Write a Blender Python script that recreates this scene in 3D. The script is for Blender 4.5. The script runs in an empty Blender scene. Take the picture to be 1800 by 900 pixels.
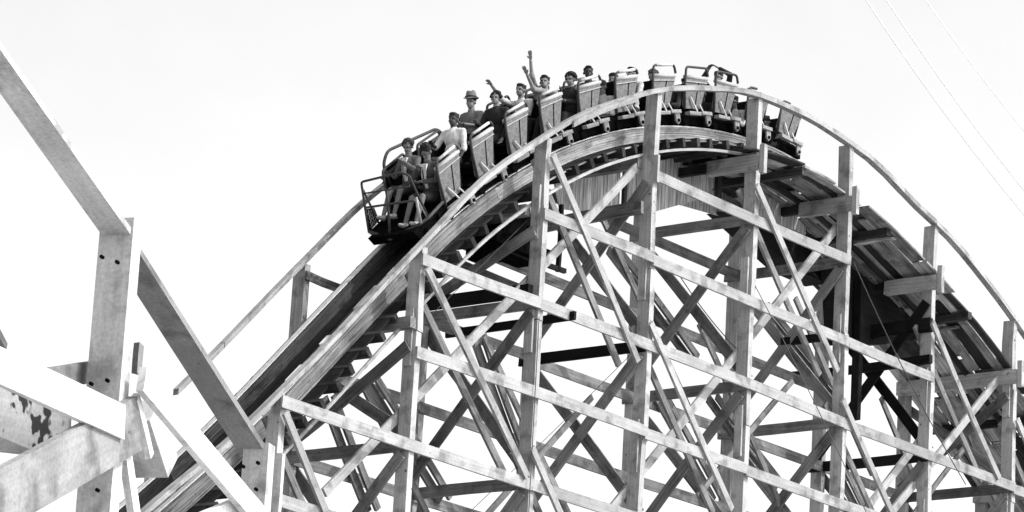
import bpy, bmesh, math, random
from mathutils import Vector, Matrix, noise
random.seed(7)
rad = math.radians
scene = bpy.context.scene
col = scene.collection

# ------------------------------------------------------------------ camera
YAW, PITCH, ROLL = 0.91489, 0.26403, 0.05594
FPX = 6745.9
cam_d = bpy.data.cameras.new('camera')
cam = bpy.data.objects.new('camera', cam_d)
col.objects.link(cam)
scene.camera = cam
cam_d.sensor_width = 36.0
cam_d.lens = FPX / 1800 * 36.0
cam_d.clip_start = 0.5
cam_d.clip_end = 8000
F = Vector((math.sin(YAW) * math.cos(PITCH), math.cos(YAW) * math.cos(PITCH), math.sin(PITCH)))
R0 = Vector((math.cos(YAW), -math.sin(YAW), 0))
U0 = R0.cross(F)
Rv = R0 * math.cos(ROLL) + U0 * math.sin(ROLL)
Uv = U0 * math.cos(ROLL) - R0 * math.sin(ROLL)
cam.matrix_world = Matrix(((Rv.x, Uv.x, -F.x, -41.460), (Rv.y, Uv.y, -F.y, -36.009), (Rv.z, Uv.z, -F.z, -12.408), (0, 0, 0, 1)))

# ------------------------------------------------------------------ world, sun, exposure
SUN = Vector((0.30, -0.62, 0.72)).normalized()
w = bpy.data.worlds.new('World')
scene.world = w
w.use_nodes = True
nt = w.node_tree
nt.nodes.clear()
sky = nt.nodes.new('ShaderNodeTexSky')
sky.sky_type = 'NISHITA'
sky.sun_disc = False
sky.sun_elevation = math.asin(SUN.z)
sky.sun_rotation = math.atan2(SUN.x, SUN.y)
sky.dust_density = 4.0
bw = nt.nodes.new('ShaderNodeRGBToBW')          # black and white film
bg = nt.nodes.new('ShaderNodeBackground')
bg.inputs['Strength'].default_value = 0.15
out = nt.nodes.new('ShaderNodeOutputWorld')
nt.links.new(sky.outputs[0], bw.inputs[0])
tcw = nt.nodes.new('ShaderNodeTexCoord')
cl = nt.nodes.new('ShaderNodeTexNoise'); cl.inputs['Scale'].default_value = 9; cl.inputs['Detail'].default_value = 8; cl.inputs['Roughness'].default_value = .62
clr = nt.nodes.new('ShaderNodeMapRange'); clr.inputs[1].default_value = .35; clr.inputs[2].default_value = .65; clr.inputs[3].default_value = .965; clr.inputs[4].default_value = 1.03
clm = nt.nodes.new('ShaderNodeMath'); clm.operation = 'MULTIPLY'
nt.links.new(tcw.outputs['Generated'], cl.inputs[0]); nt.links.new(cl.outputs[0], clr.inputs[0]); nt.links.new(clr.outputs[0], clm.inputs[0]); nt.links.new(bw.outputs[0], clm.inputs[1])
nt.links.new(clm.outputs[0], bg.inputs['Color'])
nt.links.new(bg.outputs[0], out.inputs['Surface'])
sd = bpy.data.lights.new('sun', 'SUN')
sd.energy = 1.45
sd.angle = rad(0.6)
sd.color = (1.0, 1.0, 1.0)
so = bpy.data.objects.new('sun', sd)
col.objects.link(so)
so.rotation_euler = (-SUN).to_track_quat('-Z', 'Y').to_euler()
scene.view_settings.view_transform = 'Standard'
scene.view_settings.look = 'None'
scene.view_settings.gamma = 1
scene.view_settings.use_curve_mapping = False
scene.view_settings.exposure = 1.52

# ------------------------------------------------------------------ materials (all neutral grey: the photograph is black and white)
def new_mat(name):
    m = bpy.data.materials.new(name)
    m.use_nodes = True
    return m, m.node_tree, m.node_tree.nodes['Principled BSDF']

def wood(name, lo, hi, spots=0.25, grain=26, streak=0.5, rough=0.85, seed=0.0, bump=0.25, vary=0.22, blotch=0.0):
    m, nt, b = new_mat(name)
    N, L = nt.nodes.new, nt.links.new
    uv = N('ShaderNodeUVMap'); uv.uv_map = 'UVMap'
    oi = N('ShaderNodeObjectInfo')
    off = N('ShaderNodeVectorMath'); off.operation = 'SCALE'
    cmb = N('ShaderNodeCombineXYZ')
    for i in range(3): L(oi.outputs['Random'], cmb.inputs[i])
    L(cmb.outputs[0], off.inputs[0]); off.inputs['Scale'].default_value = 37.0 + seed
    add = N('ShaderNodeVectorMath'); add.operation = 'ADD'
    L(uv.outputs[0], add.inputs[0]); L(off.outputs[0], add.inputs[1])
    mp = N('ShaderNodeMapping'); mp.inputs['Scale'].default_value = (1.1, grain, 1)
    L(add.outputs[0], mp.inputs[0])
    n1 = N('ShaderNodeTexNoise'); n1.inputs['Scale'].default_value = 1.0; n1.inputs['Detail'].default_value = 5; n1.inputs['Roughness'].default_value = .65
    L(mp.outputs[0], n1.inputs[0])
    n2 = N('ShaderNodeTexNoise'); n2.inputs['Scale'].default_value = 1.7; n2.inputs['Detail'].default_value = 4
    L(add.outputs[0], n2.inputs[0])
    mx = N('ShaderNodeMix'); mx.data_type = 'FLOAT'; mx.inputs[0].default_value = 1 - streak
    L(n1.outputs[0], mx.inputs[2]); L(n2.outputs[0], mx.inputs[3])
    mr = N('ShaderNodeMapRange'); mr.inputs[1].default_value = .34; mr.inputs[2].default_value = .66
    mr.inputs[3].default_value = lo; mr.inputs[4].default_value = hi
    L(mx.outputs[0], mr.inputs[0])
    # fine flecks and peeling
    n3 = N('ShaderNodeTexNoise'); n3.inputs['Scale'].default_value = 38; n3.inputs['Detail'].default_value = 3; n3.inputs['Roughness'].default_value = .7
    L(add.outputs[0], n3.inputs[0])
    r3 = N('ShaderNodeMapRange'); r3.inputs[1].default_value = .3; r3.inputs[2].default_value = .7; r3.inputs[3].default_value = .82; r3.inputs[4].default_value = 1.15
    L(n3.outputs[0], r3.inputs[0])
    # knots, bolt heads and nail stains: small round dark marks
    v = N('ShaderNodeTexVoronoi'); v.inputs['Scale'].default_value = 5.5
    L(add.outputs[0], v.inputs[0])
    wn = N('ShaderNodeTexWhiteNoise'); wn.noise_dimensions = '3D'; L(v.outputs['Position'], wn.inputs[0])
    rr = N('ShaderNodeMapRange'); rr.inputs[1].default_value = 0.0; rr.inputs[2].default_value = 1.0; rr.inputs[3].default_value = -.10; rr.inputs[4].default_value = .13
    L(wn.outputs['Value'], rr.inputs[0])
    lt = N('ShaderNodeMath'); lt.operation = 'LESS_THAN'
    L(v.outputs['Distance'], lt.inputs[0]); L(rr.outputs[0], lt.inputs[1])
    sp = N('ShaderNodeMapRange'); sp.inputs[3].default_value = 1.0; sp.inputs[4].default_value = 1 - spots
    L(lt.outputs[0], sp.inputs[0])
    # board to board variation
    rv = N('ShaderNodeMapRange'); rv.inputs[3].default_value = 1 - vary; rv.inputs[4].default_value = 1 + vary
    L(oi.outputs['Random'], rv.inputs[0])
    m1 = N('ShaderNodeMath'); m1.operation = 'MULTIPLY'; L(mr.outputs[0], m1.inputs[0]); L(r3.outputs[0], m1.inputs[1])
    m2 = N('ShaderNodeMath'); m2.operation = 'MULTIPLY'; L(m1.outputs[0], m2.inputs[0]); L(sp.outputs[0], m2.inputs[1])
    m3 = N('ShaderNodeMath'); m3.operation = 'MULTIPLY'; m3.use_clamp = True; L(m2.outputs[0], m3.inputs[0]); L(rv.outputs[0], m3.inputs[1])
    nb = N('ShaderNodeTexNoise'); nb.inputs['Scale'].default_value = 3.1; nb.inputs['Detail'].default_value = 3; nb.inputs['Roughness'].default_value = .55
    L(add.outputs[0], nb.inputs[0])
    rb = N('ShaderNodeMapRange'); rb.inputs[1].default_value = .52 if blotch < .5 else .57; rb.inputs[2].default_value = .66 if blotch < .5 else .59; rb.inputs[3].default_value = 1.0; rb.inputs[4].default_value = 1 - (blotch or .42)
    L(nb.outputs[0], rb.inputs[0])
    m4 = N('ShaderNodeMath'); m4.operation = 'MULTIPLY'; L(m3.outputs[0], m4.inputs[0]); L(rb.outputs[0], m4.inputs[1])
    L(m4.outputs[0], b.inputs['Base Color'])
    b.inputs['Roughness'].default_value = rough
    b.inputs['Specular IOR Level'].default_value = .08
    bp = N('ShaderNodeBump'); bp.inputs['Strength'].default_value = bump; bp.inputs['Distance'].default_value = .01
    L(n1.outputs[0], bp.inputs['Height']); L(bp.outputs[0], b.inputs['Normal'])
    return m

def plain(name, v, rough=.6, metal=0, var=.25, scale=14, spec=.12):
    m, nt, b = new_mat(name)
    N, L = nt.nodes.new, nt.links.new
    tc = N('ShaderNodeTexCoord')
    n = N('ShaderNodeTexNoise'); n.inputs['Scale'].default_value = scale; n.inputs['Detail'].default_value = 5; n.inputs['Roughness'].default_value = .65
    L(tc.outputs['Object'], n.inputs[0])
    r = N('ShaderNodeMapRange'); r.inputs[1].default_value = .3; r.inputs[2].default_value = .7; r.inputs[3].default_value = v * (1 - var); r.inputs[4].default_value = v * (1 + var)
    L(n.outputs[0], r.inputs[0]); L(r.outputs[0], b.inputs['Base Color'])
    b.inputs['Roughness'].default_value = rough; b.inputs['Metallic'].default_value = metal; b.inputs['Specular IOR Level'].default_value = spec
    return m

def siding_mat(name, v):
    m, nt, b = new_mat(name)
    N, L = nt.nodes.new, nt.links.new
    uv = N('ShaderNodeUVMap'); uv.uv_map = 'UVMap'
    sx = N('ShaderNodeSeparateXYZ'); L(uv.outputs[0], sx.inputs[0])
    d = N('ShaderNodeMath'); d.operation = 'MULTIPLY'; d.inputs[1].default_value = 1 / .115; L(sx.outputs[0], d.inputs[0])
    fl = N('ShaderNodeMath'); fl.operation = 'FLOOR'; L(d.outputs[0], fl.inputs[0])
    fr = N('ShaderNodeMath'); fr.operation = 'FRACT'; L(d.outputs[0], fr.inputs[0])
    wn = N('ShaderNodeTexWhiteNoise'); wn.noise_dimensions = '1D'; L(fl.outputs[0], wn.inputs['W'])
    gap = N('ShaderNodeMath'); gap.operation = 'GREATER_THAN'; gap.inputs[1].default_value = .1; L(fr.outputs[0], gap.inputs[0])
    r = N('ShaderNodeMapRange'); r.inputs[3].default_value = v * .75; r.inputs[4].default_value = v * 1.2; L(wn.outputs['Value'], r.inputs[0])
    mp = N('ShaderNodeMapping'); mp.inputs['Scale'].default_value = (22, 1.6, 1); L(uv.outputs[0], mp.inputs[0])
    n = N('ShaderNodeTexNoise'); n.inputs['Scale'].default_value = 1; n.inputs['Detail'].default_value = 6; L(mp.outputs[0], n.inputs[0])
    r2 = N('ShaderNodeMapRange'); r2.inputs[1].default_value = .35; r2.inputs[2].default_value = .65; r2.inputs[3].default_value = .45; r2.inputs[4].default_value = 1.3; L(n.outputs[0], r2.inputs[0])
    g2 = N('ShaderNodeMapRange'); g2.inputs[3].default_value = .25; g2.inputs[4].default_value = 1; L(gap.outputs[0], g2.inputs[0])
    a = N('ShaderNodeMath'); a.operation = 'MULTIPLY'; L(r.outputs[0], a.inputs[0]); L(r2.outputs[0], a.inputs[1])
    c = N('ShaderNodeMath'); c.operation = 'MULTIPLY'; L(a.outputs[0], c.inputs[0]); L(g2.outputs[0], c.inputs[1])
    L(c.outputs[0], b.inputs['Base Color']); b.inputs['Roughness'].default_value = .9
    return m

M = {
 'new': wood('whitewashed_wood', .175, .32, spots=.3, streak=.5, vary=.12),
 'post': wood('painted_post_wood', .20, .38, spots=.75, streak=.55, vary=.14, seed=3),
 'dkgrey': wood('dark_grey_wood', .05, .20, spots=.6, streak=.55, vary=.3, seed=5),  # darker grey tone for back rows, bents and inner bracing
 'mid': wood('grey_wood', .16, .36, spots=.5, streak=.55, vary=.2, seed=9),
 'tar_shade': wood('tarred_shaded_wood', .004, .014, spots=.3, streak=.7, vary=.4, seed=11),  # tarred beams; the near-black tone also paints deep shade under the track
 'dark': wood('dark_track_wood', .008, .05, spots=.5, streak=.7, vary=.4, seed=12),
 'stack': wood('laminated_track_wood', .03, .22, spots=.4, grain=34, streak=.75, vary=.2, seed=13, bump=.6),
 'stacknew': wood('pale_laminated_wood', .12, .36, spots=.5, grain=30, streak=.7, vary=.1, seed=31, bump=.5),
 'fgblot': wood('near_holed_wood', .16, .32, spots=.6, grain=14, streak=.4, vary=.05, seed=47, blotch=.92),
 'fggrey': wood('near_grey_wood', .15, .30, spots=.6, grain=14, streak=.4, vary=.08, seed=41),  # darker grey for the wide near brace
 'deck': wood('deck_underside_wood', .07, .42, spots=.5, grain=22, streak=.7, vary=.45, seed=17, bump=.5),
 'fgpost': wood('near_painted_wood', .33, .48, spots=.45, grain=20, streak=.5, vary=.06, seed=19),
 'fgrail': wood('near_unpainted_wood', .13, .22, spots=.35, grain=9, streak=.35, vary=.08, seed=22),
 'white': wood('white_paint_wood', .46, .64, spots=.3, streak=.4, vary=.03, seed=23),
 'siding': siding_mat('vertical_siding', .38),
 'steel': plain('rail_steel', .5, .55, .6, .2),
 'iron': plain('black_iron', .006, .9, 0, .5, 14, 0),
 'tube': plain('painted_tube', .035, .6, 0, .3),
 'tubelight': plain('worn_bright_tube', .35, .35, 0, .25),
 'panel': plain('car_panel_paint', .105, .8, 0, .45, 26),
 'roll': plain('padded_roll', .27, .5, 0, .15, 20),
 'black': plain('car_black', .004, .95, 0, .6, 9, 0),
 'plate': plain('step_plate', .23, .5, 0, .3, 20),
 'seat': plain('black_leather', .006, .9, 0, .3, 14, 0),
 'wire': plain('wire', .05, .6), 'farwire': plain('power_wire', .66, .7),
 'ground': plain('dry_ground', .33, .95, 0, .25, .35),
 'skin': plain('skin', .14, .55, 0, .12, 8), 'midskin': plain('shaded_skin', .10, .55, 0, .15, 8), 'darkskin': plain('dark_skin', .035, .5, 0, .15, 8),
 'eye': plain('eye', .02, .3), 'lip': plain('lip', .15, .5),
}
def cloth(v):
    k = 'cloth%g' % v
    if k not in M: M[k] = plain('cloth', v, .9, 0, .28, 16, .1)
    return M[k]

# ------------------------------------------------------------------ object helpers
def tag(o, label=None, cat=None, group=None, kind=None):
    if label: o['label'] = label
    if cat: o['category'] = cat
    if group: o['group'] = group
    if kind: o['kind'] = kind
    return o
def empty(name, loc, label=None, cat=None, group=None, mat=None):
    o = bpy.data.objects.new(name, None); col.objects.link(o)
    o.matrix_world = mat if mat else Matrix.Translation(loc)
    o.empty_display_size = .3
    return tag(o, label, cat, group)
def rootmat(o): return o.matrix_basis.copy()
def world_of(o):
    m = o.matrix_basis.copy()
    while o.parent: o = o.parent; m = o.matrix_basis @ m
    return m
def link(name, bm_or_me, mat, parent=None, mw=None, local=False, smooth=False):
    if isinstance(bm_or_me, bmesh.types.BMesh):
        me = bpy.data.meshes.new(name); bm_or_me.to_mesh(me); bm_or_me.free()
    else: me = bm_or_me
    if mat and not me.materials: me.materials.append(mat)
    if smooth:
        for p in me.polygons: p.use_smooth = True
    o = bpy.data.objects.new(name, me); col.objects.link(o)
    mw = mw or Matrix.Identity(4)
    if parent:
        o.parent = parent
        o.matrix_basis = mw if local else world_of(parent).inverted() @ mw
    else: o.matrix_basis = mw
    return o

def box_uv_prism(rings, length_positions, closed_ends=True):
    """rings: list of lists of Vectors with the same count -> swept mesh with UV (length, perimeter)."""
    bm = bmesh.new(); uvl = bm.loops.layers.uv.new('UVMap')
    n = len(rings[0]); vs = [[bm.verts.new(p) for p in r] for r in rings]
    per = [0]
    for i in range(n): per.append(per[-1] + (rings[0][i] - rings[0][(i + 1) % n]).length)
    for a in range(len(rings) - 1):
        for i in range(n):
            j = (i + 1) % n
            f = bm.faces.new((vs[a][i], vs[a + 1][i], vs[a + 1][j], vs[a][j]))
            u0, u1 = length_positions[a], length_positions[a + 1]
            for lp, q in zip(f.loops, ((u0, per[i]), (u1, per[i]), (u1, per[i + 1]), (u0, per[i + 1]))): lp[uvl].uv = q
    for ring, rev in ((vs[0], False), (vs[-1], True)):
        f = bm.faces.new(ring if not rev else ring[::-1])
        for lp in f.loops:
            c = lp.vert.co; lp[uvl].uv = (c.x * .3 + c.z * .3, c.y + c.z)
    bmesh.ops.recalc_face_normals(bm, faces=bm.faces)
    return bm

def beam(name, p0, p1, thick, wide, mat, parent, taxis=(0, 1, 0), bow=.02, cut0=None, cut1=None, local=False):
    """a board from p0 to p1; 'thick' along taxis, 'wide' across it."""
    p0, p1 = Vector(p0), Vector(p1); d = p1 - p0; Ln = d.length
    x = d.normalized(); t = Vector(taxis); y = (t - x * t.dot(x)).normalized(); z = x.cross(y)
    mw = Matrix(((x.x, y.x, z.x, p0.x), (x.y, y.y, z.y, p0.y), (x.z, y.z, z.z, p0.z), (0, 0, 0, 1)))
    n = max(3, min(14, int(Ln / .35)))
    b1, b2 = random.uniform(-bow, bow), random.uniform(-bow, bow); tw = random.uniform(-.02, .02)
    rings, pos = [], []
    for i in range(n + 1):
        s = i / n; c = 4 * s * (1 - s)
        oy, oz = b1 * c, b2 * c
        hw = wide / 2 * (1 + random.uniform(-.015, .015)); ht = thick / 2
        ring = []
        for a, b in ((-1, -1), (1, -1), (1, 1), (-1, 1)):
            e = 0
            if i == 0: e = random.uniform(-.008, .008) + (cut0 or 0) * b * wide / 2
            if i == n: e = random.uniform(-.008, .008) + (cut1 or 0) * b * wide / 2
            ring.append(Vector((s * Ln + e, oy + a * ht + b * tw * thick * (s - .5), oz + b * hw)))
        rings.append(ring); pos.append(s * Ln)
    return link(name, box_uv_prism(rings, pos), mat, parent, mw, local)

def bx(bm, c, s, rot=None):
    c = Vector(c); hs = Vector(s) / 2
    vs = []
    for x in (-1, 1):
        for y in (-1, 1):
            for z in (-1, 1):
                v = Vector((x * hs.x, y * hs.y, z * hs.z))
                if rot: v = rot @ v
                vs.append(bm.verts.new(c + v))
    for f in ((0, 1, 3, 2), (4, 6, 7, 5), (0, 4, 5, 1), (2, 3, 7, 6), (0, 2, 6, 4), (1, 5, 7, 3)):
        bm.faces.new([vs[i] for i in f])
def extr(bm, poly, axis_vec):
    """extrude polygon (list of Vectors) along a vector"""
    a = [bm.verts.new(Vector(p)) for p in poly]; b = [bm.verts.new(Vector(p) + Vector(axis_vec)) for p in poly]
    n = len(a)
    bm.faces.new(a); bm.faces.new(b[::-1])
    for i in range(n):
        j = (i + 1) % n
        bm.faces.new((a[j], a[i], b[i], b[j]))
    bmesh.ops.recalc_face_normals(bm, faces=bm.faces)
def smooth_path(pts, r=.08, k=5):
    pts = [Vector(p) for p in pts]; out = [pts[0]]
    for i in range(1, len(pts) - 1):
        a, b, c = pts[i - 1], pts[i], pts[i + 1]
        d = min(r, (b - a).length * .45, (c - b).length * .45)
        s, e = b + (a - b).normalized() * d, b + (c - b).normalized() * d
        for j in range(k + 1):
            t = j / k; out.append(s * (1 - t) ** 2 + b * 2 * t * (1 - t) + e * t * t)
    out.append(pts[-1]); return out
def tube(bm, pts, r, seg=10):
    pts = [Vector(p) for p in pts]; prev = None; up = None
    rs = r if isinstance(r, (list, tuple)) else [r] * len(pts)
    rings = []
    for i, p in enumerate(pts):
        t = (pts[min(i + 1, len(pts) - 1)] - pts[max(i - 1, 0)]).normalized()
        if up is None: up = t.orthogonal().normalized()
        up = (up - t * up.dot(t)).normalized(); s = t.cross(up)
        rings.append([bm.verts.new(p + (up * math.cos(a) + s * math.sin(a)) * rs[i]) for a in [2 * math.pi * q / seg for q in range(seg)]])
    for a, b in zip(rings, rings[1:]):
        for q in range(seg):
            bm.faces.new((a[q], a[(q + 1) % seg], b[(q + 1) % seg], b[q]))
    bm.faces.new(rings[0][::-1]); bm.faces.new(rings[-1])

# ------------------------------------------------------------------ the hill's profile
S = 3.05
_k = [-9, -6, -4, -2, -1, 0, 1, 1.47, 2, 2.43, 3, 3.45, 4, 4.49, 5, 5.43, 6, 6.53, 7, 8, 9, 10, 12]
KX = [a * S for a in _k]
HZ = [-12.3, -11.4, -8.9, -4.9, -2.45, .15, 3.17, 4.56, 5.79, 6.60, 7.41, 7.86, 8.21, 8.27, 8.17, 7.92, 7.43, 6.94, 6.30, 4.75, 2.8, .6, -4]
def herm(KX, KZ):
    n = len(KX); mm = []
    for i in range(n):
        if i == 0 or i == n - 1: mm.append(0 if i == 0 else (KZ[-1] - KZ[-2]) / (KX[-1] - KX[-2])); continue
        h0, h1 = KX[i] - KX[i - 1], KX[i + 1] - KX[i]
        d0, d1 = (KZ[i] - KZ[i - 1]) / h0, (KZ[i + 1] - KZ[i]) / h1
        mm.append((d0 * h1 + d1 * h0) / (h0 + h1))
    def f(x):
        x = min(max(x, KX[0]), KX[-1])
        i = 0
        while i < n - 2 and x > KX[i + 1]: i += 1
        h = KX[i + 1] - KX[i]; t = (x - KX[i]) / h
        return ((1 + 2 * t) * (1 - t) ** 2 * KZ[i] + t * (1 - t) ** 2 * h * mm[i] + t * t * (3 - 2 * t) * KZ[i + 1] + t * t * (t - 1) * h * mm[i + 1])
    return f
hand_z = herm(KX, HZ)
RZ = [z - (.6 if k < 4.2 else .52) for k, z in zip(_k, HZ)]
_rail = herm(KX, RZ)
def rail_z(x): return (_rail(x - .5) + _rail(x - .25) + _rail(x) + _rail(x + .25) + _rail(x + .5)) / 5
def slope(x): return (rail_z(x + .4) - rail_z(x - .4)) / .8
def tp(x, y, h=0.0):
    s = slope(x); L = math.sqrt(1 + s * s)
    return Vector((x - h * s / L, y, rail_z(x) + h / L))
W = 2.35
GROUND = -14.0

def sweep(name, fn, x0, x1, prof, mat, parent, step=.25, smooth=False):
    """sweep a (y,h) profile along the track"""
    n = max(2, int((x1 - x0) / step)); rings = []; pos = []; acc = 0; last = None
    for i in range(n + 1):
        x = x0 + (x1 - x0) * i / n
        rings.append([fn(x, y, h) for y, h in prof])
        c = rings[-1][0]
        if last is not None: acc += (c - last).length
        last = c; pos.append(acc + x0)
    return link(name, box_uv_prism(rings, pos), mat, parent, smooth=smooth)

# ------------------------------------------------------------------ ground
bm = bmesh.new()
for v in ((-3000, -3000), (3000, -3000), (3000, 3000), (-3000, 3000)): bm.verts.new((v[0], v[1], GROUND))
bm.faces.new(bm.verts)
tag(link('ground', bm, M['ground']), kind='structure')

# ------------------------------------------------------------------ the big trestle
T = empty('wooden_coaster', (10, 1.2, GROUND), 'tall timber roller coaster hill of pale posts and boards that carries the train', 'roller coaster')
X, Y, Z = (1, 0, 0), (0, 1, 0), (0, 0, 1)
LV = [5.93, 4.45, 2.95, 1.48, 0.0, -1.48, -2.95]
PX, PY = .13, .24
def cap_z(k): return rail_z(k * S) - .52
for k in range(-3, 11):
    x = k * S
    # front post, sometimes spliced, its outer corner on x = k*S
    top = hand_z(x) - .03
    cuts = [GROUND + .02] + sorted({-5.0 + (k % 2) * 1.1, .9 + (k * 37 % 5) * .45, 4.3 + (k * 17 % 3) * .3}) + [top]
    cuts = [c for c in cuts if c <= top - .4] + [top]
    for i in range(len(cuts) - 1):
        dx = .012 * ((i + k) % 2); dy = .012 * (i % 2)
        beam('post', (x + PX / 2 + dx, PY / 2 + dy, cuts[i]), (x + PX / 2 + dx, PY / 2 + dy, cuts[i + 1] - .004), PY, PX, M['post'], T, Y, bow=.022)
        if i > 0:   # scab piece at the joint
            beam('scab', (x - .025, PY / 2 + .02, cuts[i] - .55), (x - .025, PY / 2 + .02, cuts[i] + .35), .15, .045, M['post'], T, Y, bow=.002)
    # back post; the far handrail is only carried at the left
    tb = hand_z(x) - .03 if k <= 5 else cap_z(k) - .16
    for z0, z1 in ((GROUND + .02, -1.2), (-1.196, tb)):
        if z1 > z0 and tb > z0: beam('post', (x + PX / 2, W + PY / 2, z0), (x + PX / 2, W + PY / 2, min(z1, tb)), PY, PX, M['mid'], T, Y, bow=.022)
    # cap beam under the ties, light and heavy
    cz = cap_z(k)
    ya, yb = {4: (-.14, .95), 5: (-.14, .98), 6: (-.14, 1.0)}.get(k, (-.14, W + .2)) if k > 3 else (.26 if k > 1 else .02, W + .05)
    beam('cap', (x - .08, ya, cz - .14), (x - .08, yb, cz - .14), .14, .26 if k > 3 else .18, M['mid'] if k > 3 else M['dkgrey'], T, X, bow=.004)
    if k > 3: beam('block', (x - .09, -.20, cz - .36), (x - .09, -.20, cz + .16), .10, .10, M['post'], T, X, bow=.002)
    if 4 <= k <= 6: beam('cap', (x + .10, .5, cz - .06), (x + .10, W + .1, cz - .06), .10, .16, M['dark'], T, X, bow=.004)
    if k == 3: beam('block', (x - .02, -.04, cz - .50), (x - .02, -.04, cz - .02), .06, .09, M['new'], T, X, bow=.002)
    # transverse ties and X braces of the bent
    levels = [z for z in (5.93, 2.95, 0.0, -2.95, -5.9, -8.8, -11.7) if z < cz - .6]
    for z in levels:
        dk = M['tar_shade'] if (k, z) in ((3, 2.95), (6, 2.95)) else M['dkgrey']
        beam('cross_tie', (x - .03, .02, z), (x - .03, W + .28, z), .05, .19, dk, T, X)
    zs = [cz - .35] + levels
    for a, b in zip(zs, zs[1:]):
        if a - b < 1.2: continue
        if b < -6: break
        m1 = M['tar_shade'] if (k == 6 and b > 0) else M['dkgrey']
        beam('sway_brace', (x - .075, .1, a - .15), (x - .075, W + .1, b + .15), .045, .19, m1, T, X)
        beam('sway_brace', (x + PX + .03, .1, b + .15), (x + PX + .03, W + .1, a - .15), .045, .19, m1, T, X)

# front ledgers, each starting one bay after the hill drops under it, in pieces of one or two bays
START = {5.93: 3, 4.45: 2, 2.95: 1, 1.48: 1, 0.0: 0, -1.48: 0, -2.95: -1}
for i, z in enumerate(LV):
    k = START[z]
    while k < 9:
        n = 2 if (k + i) % 3 else 1
        if (z, k) in ((5.93, 3),): n = 2
        dz = random.uniform(-.035, .035)
        e0 = -.03 if k == START[z] else 0.0
        kk = min(k + n, 9)
        dz1 = random.uniform(-.035, .035)
        if hand_z(kk * S) - .5 < z: break
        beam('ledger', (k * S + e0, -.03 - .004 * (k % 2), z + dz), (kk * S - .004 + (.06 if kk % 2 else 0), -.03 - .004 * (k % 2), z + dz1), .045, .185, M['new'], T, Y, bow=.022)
        k += n
# back ledgers
for i, z in enumerate(LV):
    k = {5.93: 3, 4.45: 2, 2.95: 2, 1.48: 1, 0.0: 1, -1.48: 0, -2.95: -1}[z]
    while k < 10:
        n = 2 if (k + i) % 2 else 1
        kk = min(k + n, 10)
        if rail_z(kk * S) - .9 < z: break
        beam('back_ledger', (k * S, W - .03 - .003 * (k % 2), z + random.uniform(-.04, .04)), (kk * S - .004, W - .03 - .003 * (k % 2), z + random.uniform(-.04, .04)), .045, .185, M['dkgrey'], T, Y, bow=.015)
        k += n
FRONT_DIAG = [((3.1, -.082, 2.79), (5.93, -.082, .07)), ((6.15, -.082, 5.45), (8.79, -.082, 2.6)), ((12.11, -.082, 6.52), (14.93, -.082, 3.8)), ((9.1, -.082, 3.33), (11.73, -.082, .67)), ((15.13, -.082, 3.32), (17.18, -.082, 1.36)), ((18.15, -.082, 5.46), (20.72, -.082, 3.02)), ((.01, -.082, -.16), (1.9, -.082, -2.4)), ((6.02, -.082, .56), (8.9, -.082, -2.5)), ((21.36, -.082, 4.3), (24.3, -.082, 1.4)), ((9.29, .30, 6.31), (1.46, .30, -1.04)), ((15.38, .30, 6.67), (8.7, .30, .07)), ((21.71, .30, 5.52), (17.42, .30, 1.7)), ((18.62, .30, 3.47), (15.2, .30, .3))]
for a, b in FRONT_DIAG:
    if a[1] < 0:   # doubled: a pale board with a darker one behind it
        beam('brace', a, b, .05, .13, M['new'], T, Y)
        a2, b2 = Vector(a) + Vector((-.03, .36, -.04)), Vector(b) + Vector((-.03, .36, -.04))
        beam('brace', a2, b2, .05, .13, M['dkgrey'], T, Y)
    else: beam('brace', a, b, .05, .15, M['new'] if b[2] < 6 else M['mid'], T, Y)
BACK_DIAG = [((11.01, 2.25, 5.35), (13.63, 2.25, 3.97)), ((4.63, 2.25, 1.57), (6.71, 2.25, .03)), ((3.6, 2.25, 1.07), (4.87, 2.25, -.52)), ((14.28, 2.25, 3.39), (16.62, 2.25, 2.18)), ((15.82, 2.25, 5.46), (18.46, 2.25, 4.31)), ((7.37, 2.25, 2.86), (8.89, 2.25, .94)), ((12.68, 2.25, 3.05), (14.59, 2.25, 1.57)), ((18.6, 2.25, 3.0), (20.9, 2.25, 1.1)), ((21.07, 2.25, 6.02), (24.01, 2.25, 4.34))]
for i_ in range(7):   # light inner bracing between the front and back rows
    k_ = i_ + 1
    zt = min(5.4, cap_z(k_) - .9) - (i_ % 2) * 1.2
    beam('brace', (k_ * S + .1, 1.15, zt), ((k_ + 1) * S - .05, 1.2, zt - 2.7), .045, .12, M['dkgrey'], T, Y)
    if i_ % 2: beam('brace', (k_ * S + .1, 1.02, zt - 3.1), ((k_ + 1) * S - .05, 1.05, zt - .4), .045, .10, M['dkgrey'], T, Y)
for a, b in BACK_DIAG:
    beam('brace', a, b, .05, .17, M['dkgrey'], T, Y)
    beam('brace', Vector(a) + Vector((.1, -.12, .05)), Vector(b) + Vector((.1, -.12, .05)), .05, .13, M['dkgrey'], T, Y)

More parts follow.
